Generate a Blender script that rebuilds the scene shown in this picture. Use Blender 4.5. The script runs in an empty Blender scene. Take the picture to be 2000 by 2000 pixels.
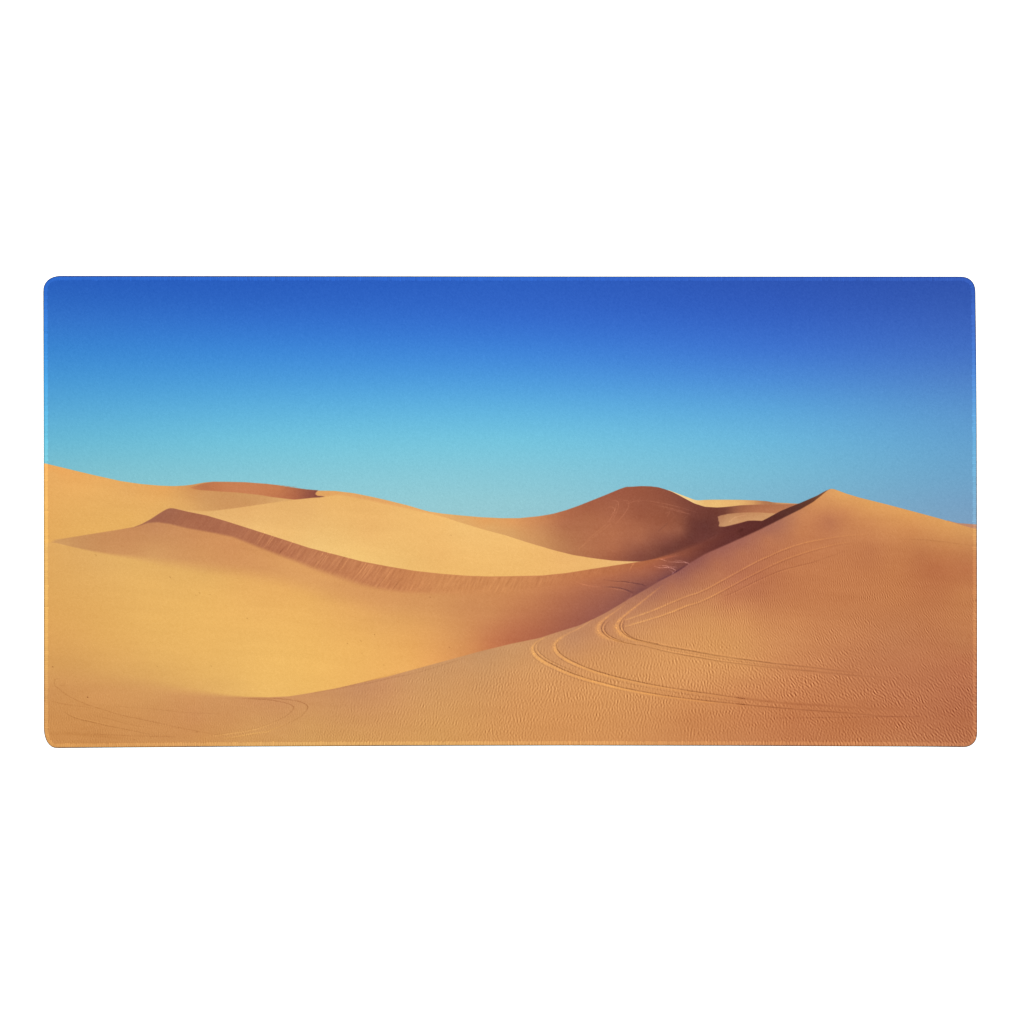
# A cloth desk mat printed with a dune photograph, lying on a plain white sheet.
# Authoring unit: "u" = 0.5 mm, the mat is about 1824 x 920 u.  Origin of the
# plan is u = (1000, 1000); x runs right, y runs towards the viewer.
import bpy, math
import numpy as np

U = 0.0005
H_CAM = 2.5
LIGHT = 1.45          # radiance of a white diffuser under the softbox (measured)

sc = bpy.context.scene
col = sc.collection
rng = np.random.default_rng(7)


# ------------------------------------------------------------------ helpers
def srgb_to_lin(c):
    c = np.clip(np.asarray(c, dtype=np.float64), 0, 255) / 255.0
    return np.where(c <= 0.04045, c / 12.92, ((c + 0.055) / 1.055) ** 2.4)


def smooth(t):
    t = np.clip(t, 0, 1)
    return t * t * (3 - 2 * t)


def catmull(pts, n=10):
    p = np.asarray(pts, float)
    if len(p) < 3:
        return p
    q = np.vstack([2 * p[0] - p[1], p, 2 * p[-1] - p[-2]])
    out = []
    for i in range(1, len(q) - 2):
        a, b, c, d = q[i - 1], q[i], q[i + 1], q[i + 2]
        for k in range(n):
            t = k / n
            out.append(0.5 * ((2 * b) + (c - a) * t + (2 * a - 5 * b + 4 * c - d) * t * t
                              + (3 * b - a - 3 * c + d) * t ** 3))
    out.append(q[-2])
    return np.array(out)


# ------------------------------------------------------------------ the print
STEP = 1.25
X0, X1, Y0, Y1 = 82.0, 1911.0, 536.0, 1463.0
xs = np.arange(X0, X1 + STEP, STEP)
ys = np.arange(Y0, Y1 + STEP, STEP)
GX, GY = np.meshgrid(xs, ys)
NY, NX = GX.shape
cxs = np.linspace(xs[0], xs[-1], NX // 4)
cys = np.linspace(ys[0], ys[-1], NY // 4)
CX, CY = np.meshgrid(cxs, cys)


def upsample(a):
    fx = np.interp(xs, cxs, np.arange(len(cxs)))
    fy = np.interp(ys, cys, np.arange(len(cys)))
    ix = np.clip(fx.astype(int), 0, len(cxs) - 2); tx = (fx - ix)[None, :]
    iy = np.clip(fy.astype(int), 0, len(cys) - 2); ty = (fy - iy)[:, None]
    g = lambda j, i: a[np.ix_(iy + j, ix + i)]
    if a.ndim == 3:
        tx = tx[..., None]; ty = ty[..., None]
    return (g(0, 0) * (1 - tx) + g(0, 1) * tx) * (1 - ty) + (g(1, 0) * (1 - tx) + g(1, 1) * tx) * ty


def field(pts, ysc=1.0, lam=14.0):
    """smooth ink field through ink samples (x, y, values...)"""
    a = np.array(pts, float)
    p = a[:, :2] * [1, ysc]
    v = a[:, 2:]
    n = len(p)
    d = np.hypot(p[:, None, 0] - p[None, :, 0], p[:, None, 1] - p[None, :, 1])
    m = v.mean(0)
    K = np.zeros((n + 1, n + 1)); K[:n, :n] = -d + np.eye(n) * lam
    K[n, :n] = K[:n, n] = 1
    w = np.linalg.solve(K, np.vstack([v, np.zeros((1, v.shape[1]))]))
    m, w = w[n], w[:n]
    out = np.zeros(CX.shape + (v.shape[1],))
    for k in range(n):
        dd = np.hypot(CX - p[k, 0], CY * ysc - p[k, 1])
        out -= dd[..., None] * w[k]
    out += m
    lo, hi = v.min(0), v.max(0)
    return upsample(np.clip(out, lo, hi))


IMG = np.zeros((NY, NX, 3))


def lay_curve(curve, colour, soft=1.0, xr=None, xfade=2.0):
    """ink everything on the viewer's side of a crest line"""
    c = np.asarray(curve, float)
    f = np.interp(xs, c[:, 0], c[:, 1])
    # light rounding of the polyline
    k = np.exp(-0.5 * (np.arange(-6, 7) / 1.5) ** 2); k /= k.sum()
    f = np.convolve(np.pad(f, 6, mode='edge'), k, mode='valid')
    if np.ndim(soft):
        s = np.asarray(soft, float)
        w = np.interp(xs, s[:, 0], s[:, 1])
    else:
        w = np.full(NX, soft)
    a = smooth((GY - f[None, :]) / (2 * w[None, :]) + 0.5)
    if xr:
        a = a * smooth((GX - xr[0]) / xfade + 0.5) * smooth((xr[1] - GX) / xfade + 0.5)
    IMG[:] = IMG * (1 - a[..., None]) + colour * a[..., None]


def poly_alpha(poly, soft=1.0):
    p = np.asarray(poly, float)
    pad = soft * 2 + 3
    i0, i1 = np.searchsorted(xs, [p[:, 0].min() - pad, p[:, 0].max() + pad])
    j0, j1 = np.searchsorted(ys, [p[:, 1].min() - pad, p[:, 1].max() + pad])
    gx, gy = GX[j0:j1, i0:i1], GY[j0:j1, i0:i1]
    ins = np.zeros(gx.shape, bool)
    dist = np.full(gx.shape, 1e9)
    n = len(p)
    for k in range(n):
        (ax, ay), (bx, by) = p[k], p[(k + 1) % n]
        if ay != by:
            cr = ((ay > gy) != (by > gy)) & (gx < (bx - ax) * (gy - ay) / (by - ay) + ax)
            ins ^= cr
        L = (bx - ax) ** 2 + (by - ay) ** 2 + 1e-9
        t = np.clip(((gx - ax) * (bx - ax) + (gy - ay) * (by - ay)) / L, 0, 1)
        dist = np.minimum(dist, np.hypot(gx - ax - t * (bx - ax), gy - ay - t * (by - ay)))
    sd = np.where(ins, dist, -dist)
    return (slice(j0, j1), slice(i0, i1)), smooth(sd / (2 * soft) + 0.5)


def lay_poly(poly, colour, soft=1.0):
    sl, a = poly_alpha(poly, soft)
    IMG[sl] = IMG[sl] * (1 - a[..., None]) + colour[sl] * a[..., None]


def stroke(pts, width, delta, strength=None, crumble=True):
    """a soft line of ink; width and strength may run along the line"""
    p = catmull(pts, 8)
    n = len(p)
    tt = np.linspace(0, 1, n)
    wid = np.interp(tt, np.linspace(0, 1, len(width)), width) if np.ndim(width) else np.full(n, float(width))
    st = np.ones(n) if strength is None else np.interp(tt, np.linspace(0, 1, len(strength)), strength)
    if crumble:
        nz = np.convolve(rng.standard_normal(n + 8), np.ones(3) / 1.73, mode='same')[:n]
        st = st * np.clip(1 + 0.16 * nz, 0.3, 1.5)
        p = p + 0.16 * rng.standard_normal(p.shape)
    pad = wid.max() * 2.5 + 2
    i0, i1 = np.searchsorted(xs, [p[:, 0].min() - pad, p[:, 0].max() + pad])
    j0, j1 = np.searchsorted(ys, [p[:, 1].min() - pad, p[:, 1].max() + pad])
    gx, gy = GX[j0:j1, i0:i1], GY[j0:j1, i0:i1]
    best = np.zeros(gx.shape)
    for k in range(n - 1):
        (ax, ay), (bx, by) = p[k], p[k + 1]
        pd = wid[k] * 2.5 + 2
        a0, a1 = np.searchsorted(xs[i0:i1], [min(ax, bx) - pd, max(ax, bx) + pd])
        b0, b1 = np.searchsorted(ys[j0:j1], [min(ay, by) - pd, max(ay, by) + pd])
        if a1 <= a0 or b1 <= b0:
            continue
        hx, hy = gx[b0:b1, a0:a1], gy[b0:b1, a0:a1]
        L = (bx - ax) ** 2 + (by - ay) ** 2 + 1e-9
        t = np.clip(((hx - ax) * (bx - ax) + (hy - ay) * (by - ay)) / L, 0, 1)
        d = np.hypot(hx - ax - t * (bx - ax), hy - ay - t * (by - ay))
        v = np.exp(-(d / (0.6 * wid[k])) ** 2) * st[k]
        best[b0:b1, a0:a1] = np.maximum(best[b0:b1, a0:a1], v)
    sl = (slice(j0, j1), slice(i0, i1))
    if crumble:
        best = best * np.clip(1 + 0.22 * GRIT[sl], 0.3, 1.7)
    IMG[sl] += best[..., None] * np.array(delta, float)


FYF = np.fft.fftfreq(NY, STEP)[:, None]
FXF = np.fft.fftfreq(NX, STEP)[None, :]


def band_noise(lam, ang, bw=0.28, aw=0.35, seed=0):
    """ripple-like noise: wavelength lam, crest normal at angle ang"""
    r = np.random.default_rng(seed)
    n = np.fft.fft2(r.standard_normal((NY, NX)))
    f = np.hypot(FXF, FYF) + 1e-9
    a = np.arctan2(FYF, FXF)
    da = np.angle(np.exp(2j * (a - ang))) / 2
    g = np.exp(-0.5 * (np.log(f * lam) / bw) ** 2 - 0.5 * (da / aw) ** 2)
    o = np.real(np.fft.ifft2(n * g))
    return o / o.std()


def aniso_noise(across, along, ang, seed=0):
    """streaks: fine across direction ang, long along it"""
    r = np.random.default_rng(seed)
    n = np.fft.fft2(r.standard_normal((NY, NX)))
    u = FXF * math.cos(ang) + FYF * math.sin(ang)
    v = -FXF * math.sin(ang) + FYF * math.cos(ang)
    g = np.exp(-0.5 * (u * along * 2.5) ** 2 - 0.5 * (v * across * 2.5) ** 2)
    o = np.real(np.fft.ifft2(n * g))
    return o / o.std()


GRIT = band_noise(4.5, 0.0, 0.45, 9.0, 77)


def Z(ox, oy, s, pts):
    return [(ox + x / s, oy + y / s) for x, y in pts]


z1 = lambda p: Z(80, 880, 3.864, p)
z2 = lambda p: Z(500, 880, 3.864, p)
z3 = lambda p: Z(950, 880, 3.864, p)
z4 = lambda p: Z(1420, 880, 3.864, p)
z6 = lambda p: Z(1180, 930, 5.367, p)
z7 = lambda p: Z(1020, 1080, 5.367, p)
s1 = lambda p: Z(80, 1290, 5.367, p)
s2 = lambda p: Z(420, 1290, 5.367, p)

# ---- sky
sky_rows = {
    545: [(40, 92, 187), (40, 90, 187), (44, 92, 189), (46, 83, 177), (48, 81, 171)],
    580: [(44, 100, 191), (44, 96, 191), (48, 96, 193), (48, 87, 183), (52, 87, 175)],
    620: [(52, 112, 199), (50, 108, 201), (52, 104, 201), (52, 95, 191), (58, 95, 183)],
    680: [(58, 132, 208), (60, 132, 213), (62, 128, 214), (62, 114, 206), (66, 110, 194)],
    740: [(72, 152, 213), (76, 155, 218), (78, 154, 220), (76, 140, 214), (80, 130, 200)],
    800: [(89, 169, 214), (95, 177, 220), (97, 178, 222), (92, 166, 218), (92, 149, 205)],
    860: [(105, 184, 212), (114, 194, 219), (117, 196, 221), (108, 183, 219), (100, 160, 206)],
    920: [(125, 191, 206), (131, 198, 214), (133, 198, 215), (120, 187, 213), (108, 163, 202)],
    980: [(140, 198, 206), (145, 202, 212), (147, 201, 211), (126, 183, 206), (118, 161, 197)],
    1030: [(146, 198, 206), (150, 200, 208), (152, 199, 207), (132, 180, 202), (126, 160, 192)],
}
sky_pts = []
for y, row in sky_rows.items():
    for x, c in zip((90, 500, 1000, 1500, 1900), row):
        sky_pts.append((x, y) + c)
IMG[:] = field(sky_pts, 6.5, 60.0) + smooth((760 - GY) / 150)[..., None] * np.array([1.0, 3.0, 2.0])
SKYIMG = IMG.copy()

# ---- far lit dune on the right
far = [(1300, 955), (1317.5, 961.5), (1338, 969.3), (1356.3, 976.2), (1364, 977.2), (1377, 976.4), (1390, 976),
       (1416, 976), (1446, 976.3), (1477, 977.3), (1497.6, 978.9), (1510.6, 981.2), (1560, 984), (1600, 990)]
c_far = field([(1320, 962, 246, 214, 148), (1345, 973, 246, 212, 146), (1370, 985, 240, 196, 120),
               (1380, 978, 224, 172, 104), (1400, 985, 240, 198, 122), (1420, 978, 232, 180, 108),
               (1440, 983, 236, 190, 116), (1470, 980, 224, 166, 102), (1494, 980, 165, 108, 74),
               (1508, 982, 165, 108, 76), (1524, 983, 212, 156, 100), (1560, 985, 220, 165, 105)])
lay_curve(far, c_far, 1.0, (1305, 1590))

# far strip at the extreme right
lay_curve([(1840, 1014), (1870, 1021.6), (1886, 1022.8), (1912, 1024.6)],
          field([(1850, 1025, 190, 138, 108), (1905, 1030, 190, 135, 105)]), 1.2, (1850, 1920))

# ---- middle hill
hill = [(700, 990), (800, 992), (839, 999.6), (862.3, 1002.9), (901, 1006.8), (940, 1010.2), (978.8, 1012), (1014.7, 1012),
        (1053.5, 1008.1), (1079.4, 1003.7), (1105.3, 996.5), (1131.2, 987.4), (1157, 977), (1182.9, 966.7),
        (1208.8, 955.8), (1222, 951.2), (1226, 950.8), (1234.7, 950.6), (1252.8, 949.4), (1270.9, 949.9),
        (1286.4, 951.9), (1299.4, 955.8), (1312, 960.4), (1325, 966.8), (1338.2, 974), (1356.3, 983.5), (1377, 990),
        (1400, 991.3), (1416, 990.4), (1446, 987), (1484.7, 985.4), (1523, 984.8), (1560, 984), (1600, 984)]
c_hill = field([
    (850, 1006, 234, 172, 100), (900, 1010, 222, 165, 98), (950, 1014, 230, 160, 92), (900, 1022, 226, 172, 105),
    (960, 1030, 220, 165, 100), (1000, 1016, 226, 155, 92), (1000, 1035, 215, 158, 97), (1030, 1016, 212, 142, 88),
    (1060, 1012, 202, 130, 82), (1060, 1030, 200, 136, 88), (1060, 1055, 202, 141, 88), (1100, 1002, 178, 106, 72),
    (1100, 1025, 178, 110, 75), (1100, 1060, 186, 123, 80), (1150, 985, 162, 92, 65), (1150, 1010, 172, 104, 70),
    (1150, 1040, 178, 110, 75), (1150, 1075, 180, 112, 75), (1200, 964, 155, 85, 62), (1200, 985, 165, 98, 70),
    (1200, 1010, 170, 100, 70), (1200, 1040, 182, 112, 76), (1200, 1070, 178, 108, 74), (1200, 1090, 160, 92, 65),
    (1250, 955, 152, 84, 60), (1250, 980, 152, 86, 62), (1250, 1010, 155, 88, 62), (1250, 1035, 172, 104, 72),
    (1250, 1055, 172, 104, 74), (1250, 1080, 135, 76, 60), (1300, 965, 142, 78, 58), (1300, 990, 150, 86, 62),
    (1300, 1015, 145, 80, 56), (1300, 1035, 160, 95, 68), (1328, 1037, 155, 92, 68), (1300, 1055, 137, 77, 62),
    (1300, 1075, 108, 58, 48), (1330, 975, 130, 72, 56), (1330, 1000, 140, 78, 58), (1330, 1018, 140, 80, 58),
    (1345, 1035, 115, 62, 50), (1335, 1055, 112, 58, 48), (1340, 1070, 110, 58, 48), (1370, 992, 118, 64, 52),
    (1370, 1010, 115, 62, 50), (1370, 1040, 106, 55, 48), (1370, 1060, 112, 60, 52), (1400, 995, 112, 60, 48),
    (1395, 1015, 108, 58, 48), (1400, 1040, 104, 55, 47), (1418, 994, 112, 62, 50), (1432, 1000, 150, 92, 66),
    (1450, 991, 158, 96, 66), (1450, 1000, 172, 106, 72), (1480, 990, 172, 106, 72), (1480, 998, 186, 118, 80),
    (1520, 990, 178, 112, 75), (1520, 998, 190, 124, 82), (1550, 988, 186, 118, 80), (1230, 1093, 140, 80, 62),
    (1352, 1005, 118, 64, 52), (1352, 1022, 108, 58, 49), (1348, 1046, 104, 56, 48), (1375, 1025, 102, 55, 48), (1325, 1062, 110, 60, 50)], 1.0, 5.0)
lay_curve(hill, c_hill + np.array([-1.0, 1.5, 1.0]), 1.1, (830, 1600))
# lit sand patch in the shaded valley
patch = z6([(1195, 440), (1190, 425), (1220, 412), (1300, 395), (1400, 385), (1500, 380), (1620, 380), (1760, 388),
            (1830, 395), (1700, 462), (1655, 470), (1520, 466), (1440, 484), (1340, 510), (1260, 530), (1220, 536),
            (1200, 524), (1208, 490), (1196, 462)])
c_patch = field([(1404, 1012, 170, 116, 84), (1415, 1026, 208, 158, 108), (1430, 1012, 200, 148, 100),
                 (1435, 1021, 212, 162, 110), (1460, 1010, 205, 152, 102), (1480, 1011, 212, 162, 110),
                 (1480, 1003, 192, 132, 88), (1510, 1007, 208, 155, 102), (1450, 1004, 186, 126, 86)])
lay_poly(patch, c_patch, 1.3)
stroke(z6([(1310, 480), (1380, 430), (1480, 408)]), 1.5, (14, 12, 10))
# dark slope under the patch and shaded face of the near dune
slope = [(1380, 1034), (1404, 1028), (1406, 1028), (1415.8, 1029.4), (1434, 1025), (1450, 1020.5), (1459, 1017.5), (1472, 1016.6),
         (1488, 1017.6), (1500, 1011.5), (1523.5, 998.5), (1540, 991.5), (1560, 983.6), (1575.3, 977), (1596, 968), (1611.5, 959),
         (1622, 955), (1640, 960), (1700, 990)]
c_slope = field([(1410, 1045, 104, 54, 47), (1430, 1035, 100, 52, 46), (1450, 1030, 98, 50, 44), (1480, 1021, 95, 48, 42),
                 (1450, 1042, 90, 44, 38), (1490, 1025, 88, 45, 40), (1520, 1008, 84, 45, 38), (1550, 992, 90, 52, 42),
                 (1580, 978, 96, 58, 42), (1600, 968, 110, 68, 46), (1615, 960, 135, 88, 55)])
lay_curve(slope, c_slope, [(1380, 7), (1404, 2), (1415, 1.1), (1700, 1.0)], (1404, 1660), 26)

# faint wheel marks on the hill
lt = (14, 12, 10)
for pp in ([(20, 345), (60, 320), (100, 335), (110, 380), (70, 440), (40, 480)], [(90, 255), (140, 265), (150, 310), (135, 370), (90, 450)],
           [(200, 250), (255, 265), (250, 330), (200, 410), (120, 500)], [(130, 290), (115, 350), (75, 410)],
           [(350, 250), (480, 262), (640, 290), (800, 330), (980, 382)], [(500, 290), (620, 320), (760, 352), (900, 395)],
           [(680, 345), (780, 370), (900, 400)], [(640, 390), (690, 370), (660, 420)], [(880, 410), (830, 450)], [(760, 410), (700, 460)],
           [(240, 290), (330, 260), (365, 265), (350, 290)]):
    stroke(z6(pp), 1.5, lt, [0.5, 1, 1, 0.5])
for pp in ([(940, 550), (850, 620), (760, 690), (700, 740)], [(900, 560), (800, 640), (740, 700)]):
    stroke(z3(pp), 1.6, (8, 7, 5))
stroke(z6([(570, 575), (610, 540), (660, 500)]), 2, (-12, -8, -5))
stroke(z6([(690, 830), (860, 775), (1040, 700), (1200, 600)]), 2.0, (14, 9, 10), [0.6, 1, 0.8, 0.2])
stroke(z6([(1120, 740), (1300, 640), (1450, 560)]), 4.0, (-12, -8, -8))

# ---- back left dune
left_sky = [(60, 898), (86.2, 904.6), (118.8, 912.4), (150, 920), (183.5, 927.9), (235.3, 939.5), (274, 945.2), (313, 948.6),
            (338.8, 949.4), (359.5, 948.6), (377.6, 946.3), (398.3, 942.4), (413.9, 941.4), (442.3, 942.1), (478.6, 942.6),
            (520, 946), (538.8, 947.8), (577.6, 953.8), (598.3, 956.8), (621.6, 958.2), (655.3, 958.9), (691.5, 963.3),
            (727.7, 970.6), (758.8, 977.8), (797.6, 987.4), (823.5, 995.2), (839, 999.6), (862, 1003), (900, 1007)]
c_left = field([
    (88, 908, 242, 168, 88), (100, 925, 230, 176, 100), (120, 916, 238, 170, 92), (200, 936, 234, 172, 95), (200, 950, 232, 176, 98),
    (150, 1000, 230, 175, 95), (100, 1040, 228, 172, 92), (250, 960, 228, 172, 98), (250, 1010, 232, 178, 96),
    (320, 952, 234, 168, 92), (320, 985, 228, 175, 98), (350, 962, 222, 166, 96), (375, 950, 205, 140, 82), (400, 962, 208, 152, 93),
    (400, 977, 208, 155, 95), (440, 985, 206, 150, 92), (370, 990, 224, 170, 99), (480, 968, 208, 155, 95),
    (480, 985, 204, 147, 90), (540, 975, 215, 165, 102), (560, 975, 222, 172, 105), (520, 973, 210, 156, 97),
    (640, 962, 226, 165, 95), (740, 976, 226, 165, 98), (830, 999, 234, 174, 102), (200, 1050, 230, 176, 94)])
lay_curve(left_sky, c_left, 1.1, (60, 858), 20)
cap = z1([(1130, 278), (1200, 255), (1250, 243), (1300, 236), (1400, 236), (1540, 239), (1700, 251), (1932, 277)]) + \
    z2([(150, 259), (300, 282), (380, 293), (468, 300), (452, 318), (448, 330), (466, 342), (505, 344), (524, 350), (500, 356),
        (430, 358), (300, 372), (130, 352), (0, 331)]) + \
    z1([(1700, 341), (1500, 318), (1300, 305), (1200, 298), (1150, 290)])
c_cap = field([(372, 951, 205, 135, 80), (390, 950, 190, 120, 76), (400, 948, 182, 112, 72), (425, 946, 196, 122, 76), (450, 952, 202, 130, 84),
               (500, 955, 202, 130, 84), (560, 962, 186, 114, 76), (575, 970, 180, 105, 70), (545, 953, 200, 125, 78),
               (600, 966, 148, 85, 66), (615, 965, 140, 80, 62), (630, 970, 118, 70, 66), (595, 958, 160, 95, 68)])
lay_poly(cap, c_cap, 1.3)

# ---- lit middle dune
mtop = [(300, 1010), (332.3, 992.4), (364, 996), (395, 998.3), (416, 997.8), (440, 995), (468, 991.3), (520, 983.5),
        (577, 975.8), (611, 972.4), (622, 971.8), (636, 969.5), (660, 966), (681, 969.0), (720, 977), (760, 985.5),
        (800, 994), (839, 1003), (862, 1008.5), (888, 1017), (940, 1033), (988.8, 1046), (1027.6, 1058.6), (1079.4, 1074),
        (1118, 1083.7), (1157, 1090), (1195.9, 1094.8), (1229.5, 1096.4), (1250, 1096.9), (1270, 1097)]
c_mid = field([
    (345, 996, 226, 178, 106), (350, 1000, 228, 180, 108), (420, 1004, 226, 180, 112), (480, 1000, 228, 178, 108), (560, 985, 228, 180, 108),
    (600, 1000, 230, 182, 110), (500, 1028, 240, 195, 120), (620, 1070, 240, 200, 122), (700, 1090, 243, 202, 120),
    (760, 1102, 241, 198, 117), (700, 977, 232, 182, 106), (650, 972, 238, 188, 110), (800, 1002, 238, 190, 112),
    (720, 1040, 236, 186, 110), (850, 1008, 242, 192, 112), (900, 1030, 242, 197, 119), (860, 1080, 236, 186, 108),
    (900, 1118, 239, 190, 109), (1000, 1118, 238, 189, 109), (1000, 1055, 242, 194, 115), (1060, 1090, 238, 188, 109),
    (1100, 1083, 238, 186, 112), (1150, 1102, 236, 186, 110), (1230, 1098, 236, 190, 120), (560, 1040, 237, 190, 114),
    (420, 1008, 235, 188, 114)])
lay_curve(mtop, c_mid - np.array([0.0, 3.0, 2.0]), [(300, 1.2), (365, 2.5), (420, 2), (470, 1.2), (620, 1.2), (660, 3), (800, 3), (860, 1.6), (900, 1.2), (1250, 1.0)],
          (332, 1256), 3)

# ---- slip face below the ridge
ridge_l = [(60, 1061), (90, 1060.5), (108.5, 1059.3), (130, 1056.2), (157.6, 1052), (183.5, 1048.2), (222.3, 1037.9),
           (261.2, 1029.6), (276.7, 1023.5), (294.8, 1013.6), (313, 1001.6), (325, 994.6), (332.3, 992.4), (340, 993)]
ridge_r = [(364.7, 999), (403.5, 1006.8), (442.3, 1018.2), (494, 1034.6), (551.8, 1053.2), (603.5, 1070), (655.3, 1083.2),
           (707, 1096.6), (758.8, 1106.4), (810.6, 1115), (862.3, 1120.7), (914, 1124.6), (952.9, 1125.9), (1001.8, 1125.3),
           (1058.7, 1124), (1105.3, 1119.4), (1157, 1111.1), (1208.8, 1103.1), (1250.2, 1096.9)]
ridge_e = [(1273.5, 1092.7), (1299.4, 1085.7), (1320, 1081), (1338.2, 1076.7), (1365, 1069), (1416, 1046), (1450, 1030), (1500, 1010)]
ridge = ridge_l + ridge_r + ridge_e
c_slip = field([
    (332, 997, 166, 100, 76), (310, 1010, 165, 98, 75), (290, 1020, 168, 104, 78), (300, 1010, 162, 96, 75),
    (380, 1010, 168, 98, 72), (360, 1022, 176, 106, 76), (430, 1025, 172, 102, 75), (480, 1040, 178, 108, 78),
    (520, 1050, 178, 108, 76), (560, 1070, 186, 114, 80), (600, 1085, 190, 120, 82), (650, 1100, 192, 122, 82),
    (700, 1115, 195, 125, 82), (720, 1135, 196, 126, 84), (800, 1130, 202, 132, 84), (860, 1145, 205, 138, 86),
    (950, 1140, 206, 138, 86), (1000, 1140, 204, 136, 85), (1060, 1135, 198, 128, 82), (1100, 1130, 196, 124, 80),
    (1150, 1120, 192, 118, 76), (1200, 1112, 186, 114, 74), (1250, 1103, 180, 106, 70), (1300, 1090, 162, 92, 62),
    (1340, 1080, 130, 72, 54), (1380, 1068, 112, 58, 46), (1420, 1050, 98, 50, 42)])
SOFT_R = [(60, 8), (95, 5), (115, 2), (150, 1.2), (1250, 1.1), (1275, 1.6), (1320, 2.5), (1350, 4), (1420, 6)]
c_slip = c_slip + np.interp(GX, [350, 800], [0, 1])[..., None] * np.array([5.0, -2.0, -2.0]) + np.array([-4.0, 4.0, 1.0])
lay_curve(ridge, c_slip, SOFT_R, (104, 1440), 16)
# sand runs on the slip face
streak = aniso_noise(2.1, 22, math.radians(127), 11)
streak2 = aniso_noise(2.4, 14, math.radians(112), 12)
rf = np.interp(xs, [p[0] for p in ridge], [p[1] for p in ridge])
lowb = [(60, 1062), (266, 1029), (287, 1021.8), (307.7, 1019.8), (333.6, 1023.6), (364.7, 1031.4), (416.4, 1040.5),
        (455.3, 1048.5), (494, 1064), (532.9, 1079.3), (580, 1096.5), (603.5, 1106.4), (655.3, 1124.6), (707, 1141.4), (745.9, 1150.4),
        (784.7, 1155.6), (836.4, 1158.2), (888.2, 1159.5), (940, 1159), (1000, 1157.5), (1053, 1146), (1131, 1132), (1200, 1116), (1260, 1102), (1300, 1087), (1500, 1010)]
lf = np.interp(xs, [p[0] for p in lowb], [p[1] for p in lowb])
inband = smooth((GY - rf) / 3) * smooth((lf - GY) / 5 + 0.5)
samp = np.interp(xs, [320, 420, 540, 700, 820, 900, 1000, 1100, 1200, 1260], [0.8, 1.6, 3.4, 4, 4, 3.6, 3.6, 3, 3, 0])
mixw = np.interp(xs, [700, 900], [0, 1])
sfld = np.clip(streak, -1.6, 2.6) * (1 - 0.6 * mixw) + streak2 * (0.3 + 0.6 * mixw)
IMG += (inband * samp * sfld)[..., None] * np.array([1.1, 1.0, 0.7])
for x, y, l in ((1003, 640, 1), (1690, 620, 1), (1760, 650, .8)):
    stroke(z1([(x, y), (x - 55 * l, y + 80 * l)]), 1.5, (18, 16, 10))
for x, y in ((545, 770), (560, 772), (505, 775), (700, 810), (830, 850), (850, 860), (865, 862), (880, 868), (950, 880), (1020, 900), (120, 645), (275, 690)):
    stroke(z2([(x, y), (x - 40, y + 60), (x - 75, y + 105)]), 1.5, (20, 18, 11), [1, .7, .2])
for x, y in ((940, 1000), (650, 830), (460, 840), (480, 850), (1060, 1010), (190, 760)):
    stroke(z2([(x + 40, y - 50), (x, y), (x - 30, y + 40)]), 1.5, (-20, -16, -12), [.3, 1, .4])
stroke(z7([(1165, 112), (1140, 150), (1120, 200)]), 2.4, (22, 18, 10))
stroke(z7([(1140, 130), (1110, 180), (1085, 210)]), 2.0, (-14, -10, -6))

# ---- great front slope and the brown hollow
c_hollow = field([
    (100, 1060, 208, 156, 96), (130, 1062, 208, 156, 96), (150, 1060, 200, 146, 92), (200, 1060, 200, 142, 88), (250, 1050, 202, 142, 90), (270, 1036, 200, 140, 88),
    (220, 1074, 206, 148, 92), (300, 1030, 200, 140, 92), (300, 1060, 206, 148, 92), (300, 1083, 214, 160, 98), (380, 1050, 206, 144, 90),
    (400, 1083, 212, 152, 92), (450, 1065, 210, 146, 90), (500, 1090, 213, 151, 92), (560, 1112, 218, 158, 94),
    (620, 1135, 222, 162, 96),
    (700, 1160, 216, 154, 92), (800, 1172, 212, 150, 90), (860, 1175, 210, 148, 90), (920, 1175, 205, 140, 86), (960, 1200, 205, 140, 86), (850, 1200, 216, 154, 92), (1000, 1190, 198, 130, 82),
    (1000, 1220, 190, 118, 78), (1000, 1245, 184, 108, 72),
    (1040, 1160, 200, 132, 84), (1050, 1200, 185, 115, 76), (1050, 1235, 176, 103, 72), (1100, 1150, 188, 118, 78),
    (1100, 1180, 176, 108, 76), (1100, 1220, 163, 96, 72), (1150, 1135, 184, 112, 75), (1150, 1160, 170, 104, 76),
    (1150, 1200, 155, 92, 74), (1200, 1120, 182, 110, 74), (1200, 1145, 167, 102, 75), (1200, 1175, 152, 93, 77),
    (1250, 1110, 178, 105, 70), (1250, 1138, 152, 93, 76), (1250, 1152, 122, 75, 72), (1280, 1105, 172, 100, 70),
    (1300, 1108, 155, 90, 70), (1300, 1125, 122, 73, 70), (1322, 1110, 130, 78, 68), (1340, 1085, 138, 77, 56),
    (1340, 1099, 122, 70, 62), (1380, 1070, 110, 58, 48), (1420, 1050, 98, 50, 44)])
lay_curve(lowb, c_hollow,
          [(60, 8), (95, 5), (115, 2), (150, 1.2), (266, 1.5), (300, 2.5), (420, 3), (560, 6), (660, 9), (760, 6), (900, 7), (1000, 14), (1100, 22), (1200, 14), (1260, 8), (1450, 7)],
          (104, 1440), 16)
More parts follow.
